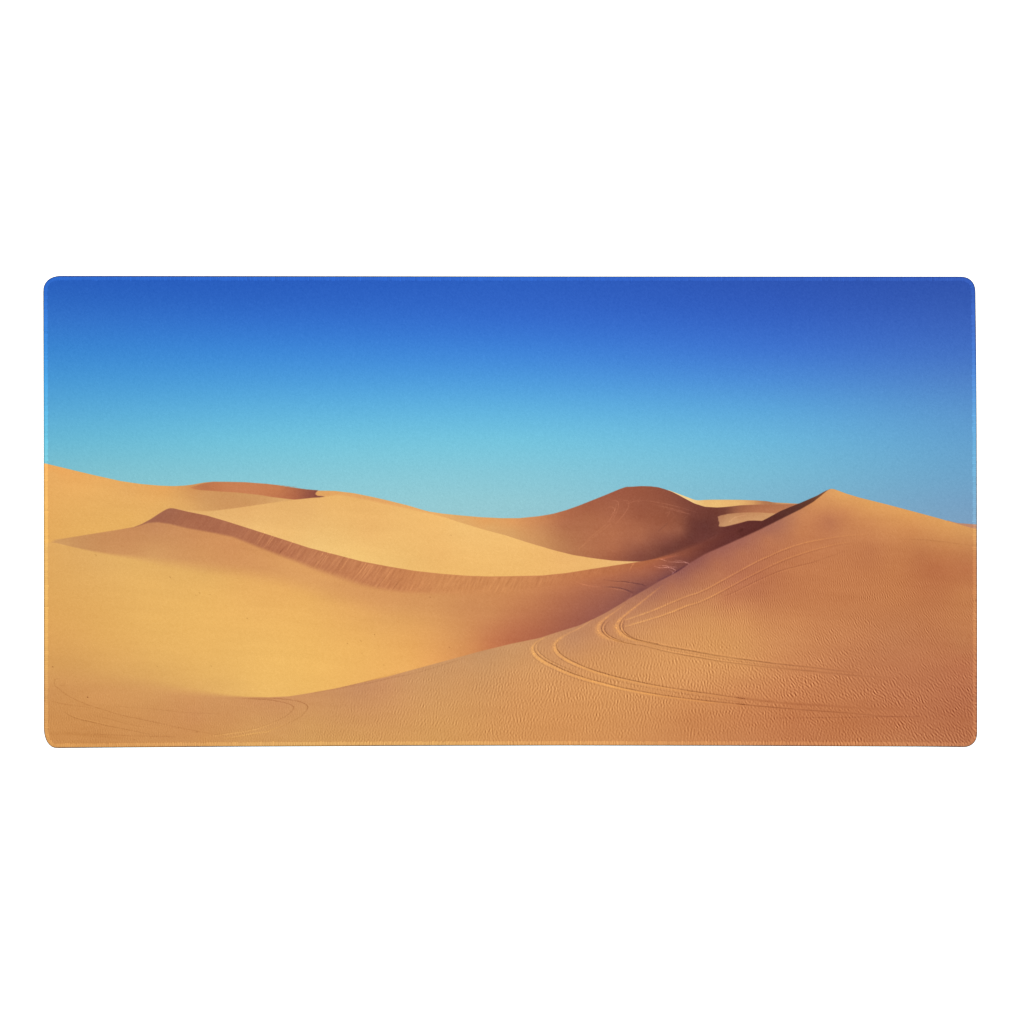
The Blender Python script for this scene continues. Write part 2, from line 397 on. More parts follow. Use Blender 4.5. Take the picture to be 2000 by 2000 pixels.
c_ground = field([
    (92, 1058, 226, 172, 95), (100, 1066, 225, 171, 97), (100, 1090, 226, 172, 95), (150, 1079, 224, 172, 98),
    (200, 1090, 226, 175, 100), (250, 1100, 228, 178, 100), (320, 1106, 226, 175, 98), (400, 1116, 226, 175, 98),
    (480, 1124, 228, 172, 95), (560, 1147, 232, 174, 96), (300, 1140, 232, 180, 98), (400, 1160, 235, 182, 98),
    (100, 1150, 224, 170, 92), (100, 1200, 224, 168, 90), (200, 1180, 228, 174, 94), (200, 1240, 226, 172, 92),
    (300, 1230, 232, 180, 97), (450, 1200, 236, 182, 98), (500, 1160, 234, 178, 98), (600, 1180, 234, 178, 96),
    (650, 1160, 226, 168, 95), (700, 1180, 228, 168, 95), (750, 1168, 216, 153, 90), (750, 1200, 224, 165, 95),
    (800, 1180, 214, 155, 90), (860, 1175, 210, 148, 90), (920, 1175, 205, 140, 86), (960, 1200, 205, 140, 86),
    (850, 1220, 220, 158, 92), (900, 1240, 212, 148, 88), (950, 1230, 200, 130, 82), (1000, 1190, 198, 130, 82),
    (1000, 1220, 190, 118, 78), (1000, 1245, 184, 108, 72), (960, 1260, 196, 118, 75), (920, 1272, 215, 145, 85),
    (850, 1290, 232, 165, 92), (800, 1302, 238, 177, 96), (800, 1260, 232, 170, 92), (700, 1250, 235, 178, 95),
    (700, 1312, 238, 182, 98), (600, 1250, 238, 184, 98), (600, 1335, 237, 185, 98), (500, 1250, 237, 185, 100),
    (500, 1330, 236, 185, 100), (400, 1280, 234, 182, 98), (400, 1320, 231, 180, 98), (300, 1290, 228, 176, 96),
    (250, 1280, 226, 172, 94), (100, 1250, 222, 165, 90), (100, 1300, 216, 160, 88), (150, 1310, 215, 160, 90),
    (250, 1320, 218, 165, 92), (320, 1335, 222, 170, 95), (400, 1345, 226, 174, 98), (460, 1352, 230, 180, 100),
    (520, 1358, 238, 188, 103), (100, 1350, 212, 154, 88), (300, 1360, 214, 158, 92),
    (1040, 1160, 200, 132, 84), (1050, 1200, 185, 115, 76), (1050, 1235, 176, 103, 72), (1100, 1150, 188, 118, 78),
    (1100, 1180, 176, 108, 76), (1100, 1220, 163, 96, 72), (1150, 1135, 184, 112, 75), (1150, 1160, 170, 104, 76),
    (1150, 1200, 155, 92, 74), (1200, 1120, 182, 110, 74), (1200, 1145, 167, 102, 75), (1200, 1175, 152, 93, 77),
    (1250, 1110, 178, 105, 70), (1250, 1138, 152, 93, 76), (1250, 1152, 122, 75, 72), (1280, 1105, 172, 100, 70),
    (1300, 1108, 155, 90, 70), (1300, 1125, 122, 73, 70), (1322, 1110, 130, 78, 68), (1340, 1085, 138, 77, 56),
    (1340, 1099, 122, 70, 62), (1380, 1070, 110, 58, 48), (1420, 1050, 98, 50, 44)])
yedge = [(60, 1061), (90, 1060.5), (108.5, 1060), (144.7, 1068.9), (183.5, 1077), (222, 1083.5), (261, 1088.5), (313, 1097), (390, 1108),
         (480, 1119), (540, 1131), (600, 1147), (660, 1164), (720, 1178), (800, 1190), (900, 1196), (1000, 1190), (1100, 1170), (1200, 1150), (1300, 1120), (1440, 1060)]
lay_curve(yedge, c_ground, [(60, 4), (110, 1.5), (160, 2), (210, 4), (260, 8), (320, 14), (400, 18), (500, 20), (700, 24), (1000, 26), (1440, 20)], (60, 1440), 20)
# sweeping tracks through the hollow
stroke(z7([(570, 305), (640, 330), (740, 350), (860, 352)]), 1.8, (14, 10, 8), [.5, 1, .8, .2])
stroke(z7([(820, 352), (940, 358), (1040, 372), (1110, 395), (1160, 415)]), 2.2, (-30, -20, -10), [.2, .8, 1, 1, .3])
stroke(z7([(900, 366), (1030, 385), (1100, 403)]), 2.0, (16, 12, 8), [.2, 1, .3])
stroke(z7([(860, 280), (960, 295), (1060, 300), (1160, 315), (1250, 330), (1300, 350)]), 2.0, (-28, -19, -10), [.3, .6, 1, 1, .8, .2])
stroke(z7([(940, 305), (1080, 312), (1180, 328)]), 1.8, (16, 13, 9), [.2, 1, .3])
stroke(z7([(1150, 430), (1130, 465), (1100, 490)]), 1.8, (12, 8, 6))
for pp, s in (([(1385, 140), (1440, 155), (1520, 152), (1580, 165), (1605, 185), (1575, 215)], 1.0),
              ([(1430, 130), (1500, 135), (1560, 145), (1620, 150)], .7), ([(1530, 92), (1600, 96), (1700, 100), (1745, 112), (1735, 135), (1700, 160)], 1.0),
              ([(1440, 62), (1475, 70), (1510, 85)], .9), ([(1600, 75), (1680, 85), (1740, 105)], .7), ([(1540, 175), (1580, 200), (1570, 225)], .6)):
    stroke(z7(pp), 1.7, (38 * s, 34 * s, 32 * s), [.4, 1, 1, 1, .5])
stroke(z7([(1330, 72), (1440, 66), (1560, 40), (1700, 15)]), 2.0, (22, 12, 8), [.2, .8, .8, .2])
stroke(z7([(1420, 290), (1560, 230), (1660, 170), (1740, 120)]), 3.0, (-22, -16, -4), [.4, 1, 1, .3])
# far-left swirl and lines are drawn after the near dune

# ---- near right dune and foreground
crest = [(60, 1312), (200, 1328), (300, 1342), (400, 1355), (450, 1359.5), (481, 1361.2), (525.9, 1361.9), (564.7, 1360), (603.5, 1353.8),
         (655.3, 1344.6), (707, 1332.9), (758.8, 1321), (810.6, 1306.8), (862.3, 1292.8), (940, 1271.5), (1001.8, 1256.6),
         (1053.5, 1246), (1092.3, 1233.5), (1131, 1221.6), (1157, 1210), (1182.9, 1197), (1208.8, 1181.5), (1234.7, 1166),
         (1260.6, 1151.5), (1286.4, 1136), (1325.3, 1115.5), (1351, 1097.5), (1377, 1082), (1415.8, 1065), (1450, 1049.8),
         (1484.7, 1034), (1510.6, 1021), (1536.5, 1008), (1565, 993.9), (1588, 980.5), (1606, 966.2), (1616, 957.8), (1622, 954.8),
         (1629, 955.2), (1652.9, 964.1), (1678.8, 971.9), (1730.6, 984.8), (1782.3, 998.5), (1834.1, 1012.5), (1865.1, 1021.6),
         (1890, 1029), (1915, 1035)]
c_near = field([
    (1622, 959, 222, 160, 96), (1640, 967, 228, 168, 98), (1600, 976, 214, 147, 88), (1600, 990, 212, 145, 88), (1650, 985, 220, 155, 90),
    (1650, 1000, 200, 130, 82), (1610, 1010, 190, 120, 80), (1622, 1020, 182, 115, 80), (1700, 985, 226, 164, 92),
    (1700, 1000, 215, 150, 88), (1700, 1020, 206, 138, 84), (1780, 1006, 226, 162, 90), (1780, 1030, 210, 142, 84),
    (1850, 1024, 224, 162, 92), (1890, 1037, 218, 158, 92), (1890, 1055, 206, 142, 84), (1850, 1060, 204, 138, 82),
    (1800, 1060, 202, 135, 82), (1720, 1050, 204, 136, 84), (1650, 1040, 200, 132, 82), (1565, 1010, 204, 135, 85),
    (1560, 1040, 200, 130, 82), (1500, 1034, 164, 105, 88), (1520, 1022, 168, 110, 89), (1550, 1006, 185, 122, 88), (1500, 1052, 192, 122, 80),
    (1450, 1057, 160, 100, 86), (1450, 1080, 184, 116, 80), (1412, 1072, 156, 96, 84), (1400, 1100, 182, 114, 80),
    (1362, 1096, 146, 90, 82), (1360, 1125, 178, 112, 80), (1330, 1118, 148, 92, 84), (1310, 1145, 182, 116, 84),
    (1285, 1143, 156, 100, 86), (1250, 1175, 182, 122, 90), (1300, 1180, 196, 132, 88), (1550, 1080, 192, 122, 80), (1600, 1070, 196, 126, 80),
    (1700, 1075, 190, 120, 76), (1800, 1085, 184, 114, 70), (1890, 1085, 192, 124, 76), (1890, 1110, 186, 112, 70),
    (1830, 1110, 184, 110, 68), (1750, 1110, 196, 126, 76), (1650, 1110, 196, 126, 78), (1550, 1120, 194, 124, 78),
    (1480, 1110, 186, 116, 80), (1440, 1130, 185, 115, 82), (1400, 1150, 195, 128, 84), (1420, 1170, 190, 120, 80),
    (1480, 1160, 185, 115, 76), (1560, 1170, 192, 122, 76), (1650, 1170, 194, 124, 76), (1750, 1160, 196, 126, 76),
    (1880, 1160, 198, 130, 78), (1880, 1210, 194, 126, 78), (1750, 1210, 192, 124, 78), (1650, 1215, 196, 128, 80),
    (1550, 1210, 204, 136, 84), (1450, 1200, 212, 146, 90), (1380, 1200, 208, 146, 90), (1300, 1230, 212, 150, 92),
    (1250, 1220, 206, 146, 94), (1220, 1200, 190, 130, 92), (1180, 1230, 196, 136, 92), (1120, 1250, 192, 138, 98),
    (1080, 1260, 204, 146, 96), (1150, 1290, 212, 150, 92), (1200, 1270, 208, 148, 92), (1300, 1280, 214, 152, 92),
    (1400, 1250, 214, 152, 90), (1450, 1260, 212, 150, 90), (1550, 1250, 206, 140, 88), (1650, 1250, 200, 132, 84),
    (1750, 1250, 192, 126, 82), (1880, 1255, 192, 126, 80), (1450, 1310, 212, 148, 90), (1550, 1300, 202, 134, 84),
    (1650, 1300, 192, 124, 80), (1750, 1300, 190, 120, 78), (1880, 1300, 186, 112, 74), (1350, 1330, 214, 150, 92),
    (1450, 1350, 206, 138, 86), (1550, 1350, 200, 130, 82), (1650, 1350, 196, 126, 80), (1750, 1350, 188, 116, 76),
    (1880, 1360, 180, 106, 70), (1200, 1340, 214, 152, 92), (1250, 1380, 210, 146, 88), (1350, 1400, 202, 134, 80),
    (1450, 1400, 198, 128, 78), (1550, 1400, 192, 120, 74), (1650, 1410, 190, 118, 72), (1750, 1410, 186, 112, 70),
    (1880, 1420, 178, 104, 66), (1880, 1450, 180, 108, 70), (1750, 1450, 190, 120, 76), (1600, 1450, 194, 124, 78),
    (1450, 1445, 200, 132, 82), (1300, 1445, 206, 140, 84), (1150, 1445, 210, 146, 86), (1100, 1400, 212, 148, 88),
    (1000, 1445, 212, 150, 88), (1000, 1390, 212, 150, 90), (1000, 1330, 212, 152, 94), (1050, 1300, 212, 154, 96),
    (1000, 1290, 206, 152, 98), (1000, 1265, 202, 150, 100), (950, 1280, 198, 148, 100), (950, 1300, 202, 150, 98), (900, 1330, 208, 152, 96), (900, 1390, 212, 154, 92),
    (850, 1310, 202, 150, 98), (850, 1440, 212, 156, 90), (800, 1330, 204, 150, 98), (800, 1390, 212, 154, 94),
    (750, 1340, 204, 146, 98), (700, 1345, 198, 142, 97), (700, 1390, 208, 150, 94), (700, 1440, 212, 156, 90), (600, 1370, 206, 148, 94),
    (600, 1410, 210, 156, 92), (600, 1445, 212, 158, 92), (550, 1370, 204, 145, 94), (500, 1372, 206, 146, 92),
    (500, 1400, 208, 152, 92), (450, 1370, 208, 150, 92), (450, 1400, 204, 145, 88), (480, 1440, 212, 156, 90), (400, 1375, 208, 150, 92),
    (100, 1325, 212, 155, 88), (200, 1335, 214, 156, 90), (300, 1355, 213, 156, 92), (100, 1350, 210, 150, 88), (200, 1360, 212, 152, 90), (380, 1365, 212, 152, 92),
    (100, 1390, 206, 146, 82), (200, 1390, 208, 148, 84), (300, 1390, 206, 146, 86), (100, 1445, 206, 144, 80),
    (200, 1445, 204, 142, 80), (300, 1440, 205, 145, 84), (380, 1400, 204, 142, 88), (400, 1440, 208, 148, 84)])
SOFT_N = [(60, 26), (280, 22), (380, 12), (440, 5), (480, 2.2), (525, 1.2), (1200, 1.2), (1300, 2.0), (1360, 2.4), (1500, 2.2), (1600, 1.3), (1622, 1.0), (1915, 1.2)]
tan_ = smooth((GX - 1600) / 250) * smooth((GY - 1240) / 120)
c_near = c_near + tan_[..., None] * np.array([3.0, 6.0, 5.0])
lay_curve(crest, c_near, SOFT_N)
cf = np.interp(xs, [p[0] for p in crest], [p[1] for p in crest])
near = smooth((GY - cf) / 6)

# broad soft unevenness
lowv = aniso_noise(10, 70, math.radians(3), 31) * 0.7 + aniso_noise(40, 90, math.radians(-12), 32) * 0.5
sand = smooth((IMG[..., 0] - IMG[..., 2] - 10) / 40)
IMG += (lowv * sand)[..., None] * np.array([1.0, 0.95, 0.7])

# wind ripples
rip_v = band_noise(6.2, 0.0, 0.25, 0.5, 41)
rip_f = band_noise(6.0, math.radians(18), 0.25, 0.42, 42)
rip_s = band_noise(6.0, math.radians(-34), 0.25, 0.42, 43)
rip_n = band_noise(4.3, math.radians(-6), 0.2, 0.36, 44)
rip_t = band_noise(4.4, math.radians(-28), 0.2, 0.34, 45)
rip_d = band_noise(4.6, 0.0, 0.2, 0.6, 46)
# weights: (x, y, v, f, s, n, t, d) amplitudes in 8-bit steps
W = field([
    (560, 1390, 0, 0, 0, 0, 0, 2), (650, 1440, 0, 3, 0, 0, 0, 5), (700, 1400, 0, 3, 0, 0, 0, 2), (750, 1430, 0, 5, 0, 0, 0, 3), (620, 1375, 0, 0, 0, 0, 0, 0),
    (780, 1340, 0, 2, 0, 0, 0, 1), (850, 1340, 0, 4, 0, 0, 0, 3), (850, 1400, 0, 5, 0, 0, 0, 2), (900, 1440, 3, 3, 0, 0, 0, 4), (940, 1290, 0, 0, 0, 0, 0, 1),
    (960, 1320, 3, 6, 0, 0, 0, 2), (1000, 1350, 5, 7, 0, 0, 0, 1), (1000, 1400, 5, 5, 0, 0, 0, 1), (1000, 1430, 6, 2, 0, 0, 0, 3), (1010, 1280, 2, 2, 0, 0, 0, 1),
    (1080, 1330, 7, 6, 0, 0, 0, 0), (1100, 1370, 7, 6, 0, 0, 0, 0), (1080, 1425, 3, 3, 0, 0, 0, 2), (1100, 1290, 5, 3, 0, 0, 0, 0),
    (1180, 1290, 7, 2, 0, 0, 0, 0), (1180, 1330, 9, 3, 0, 0, 0, 0), (1200, 1380, 9, 4, 0, 0, 0, 0), (1200, 1420, 4, 1, 0, 0, 0, 1), (1150, 1240, 1, 0, 0, 1, 0, 0),
    (1250, 1250, 4, 0, 0, 4, 0, 0), (1270, 1320, 9, 1, 2, 0, 0, 0), (1300, 1390, 9, 2, 2, 0, 0, 0), (1300, 1425, 3, 1, 0, 0, 0, 1), (1330, 1215, 0, 0, 0, 6, 0, 0), (1330, 1270, 6, 0, 2, 2, 0, 0),
    (1380, 1160, 0, 0, 0, 5, 0, 0), (1400, 1310, 8, 0, 6, 0, 0, 0), (1420, 1390, 7, 0, 5, 0, 0, 0), (1450, 1435, 5, 0, 2, 0, 0, 1), (1420, 1220, 2, 0, 0, 6, 2, 0), (1430, 1265, 5, 0, 3, 0, 0, 0),
    (1300, 1130, 0, 0, 0, 0, 0, 0), (1400, 1090, 0, 0, 0, 0, 0, 0), (1330, 1170, 0, 0, 0, 4, 0, 0), (1500, 1090, 0, 0, 0, 3, 0, 0), (1560, 1060, 0, 0, 0, 1, 0, 0),
    (1500, 1140, 0, 0, 0, 5, 0, 0), (1600, 1110, 0, 0, 0, 5, 0, 0), (1650, 1130, 0, 0, 0, 8, 1, 0), (1700, 1150, 0, 0, 0, 7, 3, 0), (1750, 1140, 0, 0, 0, 3, 5, 0), (1850, 1160, 0, 0, 0, 0, 4, 0),
    (1500, 1200, 0, 0, 0, 5, 3, 0), (1600, 1190, 0, 0, 0, 3, 2, 0), (1750, 1190, 0, 0, 0, 1, 2, 0), (1600, 1060, 0, 0, 0, 0, 0, 0), (1700, 1040, 0, 0, 0, 0, 0, 0), (1850, 1060, 0, 0, 0, 0, 0, 0), (1850, 1110, 0, 0, 0, 0, 1, 0),
    (1500, 1250, 0, 0, 4, 0, 5, 0), (1620, 1245, 0, 0, 5, 0, 5, 0), (1750, 1250, 0, 0, 5, 0, 3, 0), (1870, 1255, 0, 0, 3, 0, 2, 0), (1750, 1275, 0, 0, 1, 0, 1, 0), (1550, 1280, 1, 0, 4, 0, 2, 0), (1880, 1230, 0, 0, 0, 0, 2, 0),
    (1500, 1330, 6, 0, 8, 0, 0, 0), (1480, 1360, 7, 0, 6, 0, 0, 0), (1560, 1340, 4, 0, 10, 0, 0, 0), (1650, 1330, 2, 0, 9, 0, 0, 0), (1700, 1360, 2, 0, 9, 0, 0, 0), (1780, 1330, 0, 0, 7, 0, 1, 0), (1800, 1365, 1, 0, 9, 0, 0, 0), (1880, 1350, 0, 0, 8, 0, 2, 0),
    (1600, 1385, 3, 0, 5, 0, 0, 0), (1550, 1415, 4, 0, 2, 0, 0, 1), (1700, 1400, 3, 0, 2, 0, 0, 0), (1850, 1395, 1, 0, 3, 0, 0, 0), (1650, 1432, 6, 0, 5, 0, 0, 0), (1750, 1432, 4, 0, 8, 0, 0, 0), (1850, 1430, 2, 0, 8, 0, 0, 0), (1700, 1418, 2, 0, 2, 0, 0, 0), (1800, 1412, 2, 0, 3, 0, 0, 0), (1800, 1452, 2, 0, 8, 0, 0, 0),
    (1450, 1452, 6, 0, 3, 0, 0, 0), (1200, 1450, 5, 1, 0, 0, 0, 1), (900, 1452, 3, 2, 0, 0, 0, 1),
    (120, 1320, 0, 0, 0, 0, 0, 1), (300, 1400, 0, 0, 0, 0, 0, 1.5), (450, 1390, 0, 0, 0, 0, 0, 1.5), (150, 1440, 0, 0, 0, 0, 0, 3.5), (350, 1445, 0, 0, 0, 0, 0, 3), (500, 1450, 0, 0, 0, 0, 0, 4), (150, 1400, 0, 0, 0, 0, 0, 1)])
W = np.clip(W, 0, None)
floor_ = smooth((GX - 1250) / 200) * smooth((GY - 1110) / 80)
W[..., 3] += 1.6 * floor_ * smooth((1700 - GX) / 300)
W[..., 4] += 2.0 * floor_ * smooth((GX - 1400) / 300)
# ripple bands come and go in near-level rows
rows = np.clip(1.0 + 0.22 * aniso_noise(7, 60, math.radians(-2), 51), 0.35, 1.6)
R = (rip_v * W[..., 0] + rip_f * W[..., 1] + rip_s * W[..., 2] + rip_n * W[..., 3] + rip_t * W[..., 4] + rip_d * W[..., 5])
R *= 1 + 0.3 * smooth((GX - 1420) / 200) * smooth((GY - 1300) / 60)
R = np.where(R < 0, R * 1.3, R * 1.05) * rows * near
# wheel ruts press the ripples flat
FLAT = np.ones((NY, NX))


def flatten(pts, width):
    global FLAT
    keep = IMG.copy(); IMG[:] = 0
    stroke(pts, width, (1, 1, 1), None, False)
    FLAT *= 1 - 0.85 * np.clip(IMG[..., 0], 0, 1)
    IMG[:] = keep


A1 = z7([(1470, 340), (1380, 410), (1280, 490), (1180, 570), (1080, 650), (1012, 715), (985, 765), (1000, 812), (1050, 857), (1130, 897), (1250, 928), (1400, 957)])
A1x = [(1233, 1247.5), (1258.8, 1254), (1310.6, 1264.3), (1362.3, 1273.4), (1414, 1282.5), (1491.7, 1293)] + z4([(400, 1612), (550, 1627), (750, 1650), (1000, 1680)])
A2 = z7([(1080, 540), (980, 610), (880, 680), (815, 740), (790, 790), (810, 840), (870, 880), (960, 910), (1060, 937), (1180, 964)])
A2x = [(1240, 1258.5), (1258.8, 1262), (1310.6, 1274.7), (1362, 1283.7), (1414, 1292.6), (1491.7, 1302)] + z4([(600, 1662), (900, 1692), (1200, 1712)])
B1 = z3([(800, 1275), (700, 1340), (600, 1390), (540, 1432), (515, 1475), (530, 1520), (580, 1565), (660, 1608), (800, 1665), (1000, 1722), (1300, 1785), (1600, 1832), (1932, 1880)])
B2 = z3([(440, 1412), (380, 1445), (348, 1490), (360, 1535), (410, 1580), (490, 1625), (650, 1695), (850, 1755), (1100, 1815), (1400, 1865), (1700, 1902), (1932, 1925)])
B1x = Z(1440, 1290, 5.367, [(0, 390), (300, 425), (600, 455), (900, 470), (1300, 500), (1800, 520)])
B2x = Z(1440, 1290, 5.367, [(0, 455), (250, 480), (500, 500), (800, 525), (1150, 550), (1500, 580), (1932, 605)])
for t, w in ((A1, 7), (A1x, 5), (A2, 7), (A2x, 5), (B1, 6), (B2, 6), (B1x, 6), (B2x, 5)):
    flatten(t, w)
IMG += (R * FLAT)[..., None] * np.array([1.0, 0.95, 0.72])

LT, DK = (26, 20, 4), (-44, -38, -26)
stroke(A1, [2.4, 2.6, 3, 3.2, 4, 7.5, 9, 7.5, 4, 2.5, 1.5], LT, [.4, .8, 1, 1, 1, 1, 1, 1, .8, .5, .2])
stroke(z7([(1100, 645), (1045, 705), (1022, 760), (1035, 808), (1080, 855), (1160, 895), (1280, 925), (1420, 953)]), 1.9, DK, [.2, .7, 1, 1, .9, .8, .9, .9])
stroke(z7([(1065, 690), (1040, 745), (1042, 790), (1070, 838), (1120, 872)]), 2.2, (22, 17, 6), [.3, 1, 1, 1, .5])
stroke(z7([(1085, 690), (1058, 745), (1060, 795), (1090, 842), (1150, 882), (1210, 905)]), 1.8, DK, [.2, .8, 1, 1, .8, .4])
stroke(z7([(1000, 700), (968, 745), (972, 800), (1010, 845)]), 1.8, (-20, -16, -8), [.2, .7, .8, .2])
stroke(A2, [2, 2.4, 4, 7, 9, 8, 5, 3, 2], LT, [.4, .8, 1, 1, 1, 1, .9, .6, .3])
stroke(z7([(905, 672), (855, 730), (832, 785), (845, 830), (900, 880), (980, 915), (1080, 940), (1190, 962)]), 1.8, DK, [.1, .7, 1, 1, .9, .8, .8, .8])
stroke(z7([(890, 715), (852, 765), (850, 808), (880, 850), (930, 885)]), 2.2, (22, 17, 6), [.3, 1, 1, 1, .4])
stroke(z7([(915, 705), (870, 765), (870, 815), (910, 862), (980, 898), (1060, 925)]), 1.8, DK, [.1, .8, 1, 1, .8, .4])
stroke(z7([(800, 735), (775, 785), (790, 840), (850, 882)]), 1.8, (-18, -15, -6), [.2, .7, .8, .2])
stroke(A1x, 2.0, (-36, -30, -20), [.3, .8, 1, .9, .8, .8, .6, .4, .1])
stroke([(x, y - 3.2) for x, y in A1x], 2.0, (14, 11, 7), [.9, .8, .6, .4, .2, .1])
stroke([(x, y + 5.5) for x, y in A1x], 1.6, (-20, -16, -10), [.2, .6, .8, .8, .6, .4, .2])
stroke(A2x, 1.9, (-33, -28, -19), [.3, .8, .9, .9, .8, .7, .5, .3, .05])
stroke([(x, y - 3) for x, y in A2x], 1.8, (14, 11, 7), [.9, .8, .6, .4, .2, .1])
# B pair
stroke(B1, [1.6, 2, 3, 6, 8, 7, 5, 3.5, 2.6, 2, 1.6, 1.5], LT, [.6, .8, .8, 1, 1, 1, .9, .8, .7, .5, .3, .1])
stroke([(x + 3.4, y - 2.2) for x, y in B1[3:]], 1.9, DK, [.3, .8, 1, 1, 1, 1, 1, .8, .6, .6])
stroke([(x - 3.6, y + 2.8) for x, y in B1[4:9]], 1.7, (-22, -18, -9), [.3, .8, 1, .8, .2])
stroke([(x - 1, y + 5) for x, y in B1[8:]], 1.5, (-18, -15, -10), [.2, .7, .8, .6])
stroke(B2, [1.6, 2.2, 6, 7, 6, 4.5, 3.5, 3, 2.5, 2, 1.6], LT, [.5, .8, 1, 1, 1, .9, .9, .8, .6, .4, .2])
stroke([(x + 3.6, y - 2.4) for x, y in B2[1:]], 1.8, DK, [.2, .7, 1, 1, 1, .9, .8, .7, .7, .6])
stroke([(x + 7.4, y - 3.6) for x, y in B2[1:6]], 1.9, (18, 14, 5), [.2, .8, 1, .8, .3])
stroke([(x + 10.0, y - 4.6) for x, y in B2[1:7]], 1.6, (-30, -26, -18), [.2, .6, .9, .9, .7, .3])
stroke([(x - 3.6, y + 3.4) for x, y in B2[2:9]], 1.6, (-22, -18, -10), [.3, .7, .9, .9, .8, .6, .3])
stroke(B1x, 3.5, (-18, -17, -12), [1, .9, .7, .5, .25, .03])
stroke(B2x, 2.0, (-28, -24, -17), [1, .9, .8, .6, .3, .03])
stroke(Z(1440, 1290, 5.367, [(300, 605), (700, 600), (1100, 595), (1500, 590), (1900, 585)]), 2.0, (-16, -14, -9), [.1, .6, .6, .7, .8])
# straight pair climbing the near dune
C1 = z7([(1085, 700), (1250, 645), (1400, 590), (1560, 520), (1720, 455), (1932, 375)]) + z4([(200, 850), (300, 803), (450, 738), (600, 692), (740, 666), (900, 642), (1050, 632)])
C2 = z7([(1080, 770), (1250, 720), (1400, 675), (1560, 620), (1720, 555), (1932, 480)]) + z4([(200, 932), (400, 836), (600, 764), (800, 712), (920, 690)])
stroke(C1, [2.6, 2.6, 2.2, 2, 1.9, 1.8, 1.7, 1.7], (24, 21, 6), [.8, 1, 1, 1, 1, .9, .9, .8, .7, .6, .4, .2, .1])
stroke([(x + 0.8, y + 2.6) for x, y in C1], 1.5, (-14, -12, -8), [.2, .5, .6, .7, .8, .9, .9, .8, .6, .4, .2, .1])
stroke(C2, [2.6, 2.4, 2.1, 1.9, 1.8, 1.7], (22, 19, 6), [.8, 1, 1, 1, 1, .9, .8, .6, .5, .4, .1])
stroke([(x + 0.8, y + 2.6) for x, y in C2], 1.5, (-18, -15, -10), [.2, .5, .6, .8, .9, 1, 1, .9, .7, .4, .1])
stroke(z4([(-60, 1115), (60, 1065), (200, 995), (400, 908), (620, 850), (800, 790), (920, 745)]), 1.8, (-16, -14, -9), [.3, .8, 1, .9, .8, .4, .1])
stroke(z4([(-60, 1122), (60, 1074), (200, 1004), (400, 916), (620, 858)]), 1.8, (14, 12, 6), [.2, .6, .9, .6, .2])
stroke(z4([(1250, 665), (1500, 675), (1880, 720)]), 2.0, (-7, -6, -4), [.2, 1, .6])
# crest edge trims
stroke(s2([(1000, 345), (1300, 290), (1600, 215), (1932, 125)]), 2.0, (-14, -16, -10), [.2, .8, .8, .5])
stroke(s2([(1300, 300), (1600, 240), (1850, 180)]) + z2([(1200, 1680), (1400, 1620), (1560, 1570)]), 1.6, (-14, -13, -9), [.2, .8, .8, .7, .3])
# looping tracks near the foot of the great slope
D3 = (-24, -24, -19)
stroke(s2([(200, 392), (420, 402), (560, 412), (700, 435), (790, 462), (825, 490), (810, 525), (760, 570), (690, 612), (600, 650), (480, 695), (300, 740), (0, 778)]), 1.7, D3, [.15, .7, .8, .7, .8, 1, .7, .4, .4, .5, .4, .3, .2])
stroke(s2([(380, 388), (560, 398), (700, 402), (840, 420), (930, 448), (970, 482), (960, 520), (900, 585), (800, 640), (700, 690), (560, 735), (380, 780), (100, 825)]), 1.7, D3, [.1, .8, .8, .8, .9, 1, .7, .3, .3, .4, .35, .3, .2])
stroke(s2([(640, 640), (480, 705), (300, 745), (0, 790)]), 2.4, (14, 14, 8), [.3, 1, .9, .6])
stroke(s2([(760, 660), (560, 740), (380, 770), (100, 820)]), 2.4, (14, 14, 6), [.3, 1, .9, .6])
D4 = (-13, -13, -10)
stroke(s1([(190, 190), (150, 200), (140, 230), (150, 265), (200, 305), (260, 355), (340, 400), (430, 440), (520, 475), (640, 510), (760, 545)]), 1.8, D4, [.5, .8, .9, .8, .7, .7, .8, 1, .7, .4, .1])
stroke(s1([(200, 260), (225, 265), (250, 250), (245, 220)]), 1.6, D4, [.6, .8, .6, .2])
stroke(s1([(250, 545), (330, 590), (420, 620), (560, 650), (700, 685), (850, 715), (1000, 745), (1200, 785)]), 1.8, (-17, -16, -12), [.5, 1, 1, .9, .9, .8, .6, .2])
stroke(s1([(270, 560), (420, 606), (560, 640), (720, 675)]), 1.5, (10, 9, 6), [.2, .8, .8, .2])
stroke(s1([(600, 500), (760, 550), (900, 585), (1080, 622), (1300, 670), (1500, 715), (1800, 770), (1932, 790)]), 1.7, D4, [.2, .5, .8, .9, .6, .6, .5, .4])
stroke(s1([(120, 430), (230, 455), (400, 480), (560, 500)]), 1.7, D4, [.5, .7, .4, .1])
stroke(s1([(560, 570), (760, 625), (980, 680), (1200, 720)]), 1.7, D4, [.2, .5, .5, .1])
stroke(s1([(700, 470), (900, 490), (1200, 510), (1500, 545), (1900, 560)]), 1.6, D4, [.1, .4, .4, .5, .3])
stroke(s1([(560, 770), (1000, 790), (1400, 800)]), 2, (-8, -8, -6))
stroke(s1([(100, 770), (300, 765), (600, 790), (960, 830)]), 5, (-8, -8, -7), [.8, 1, .8, .2])
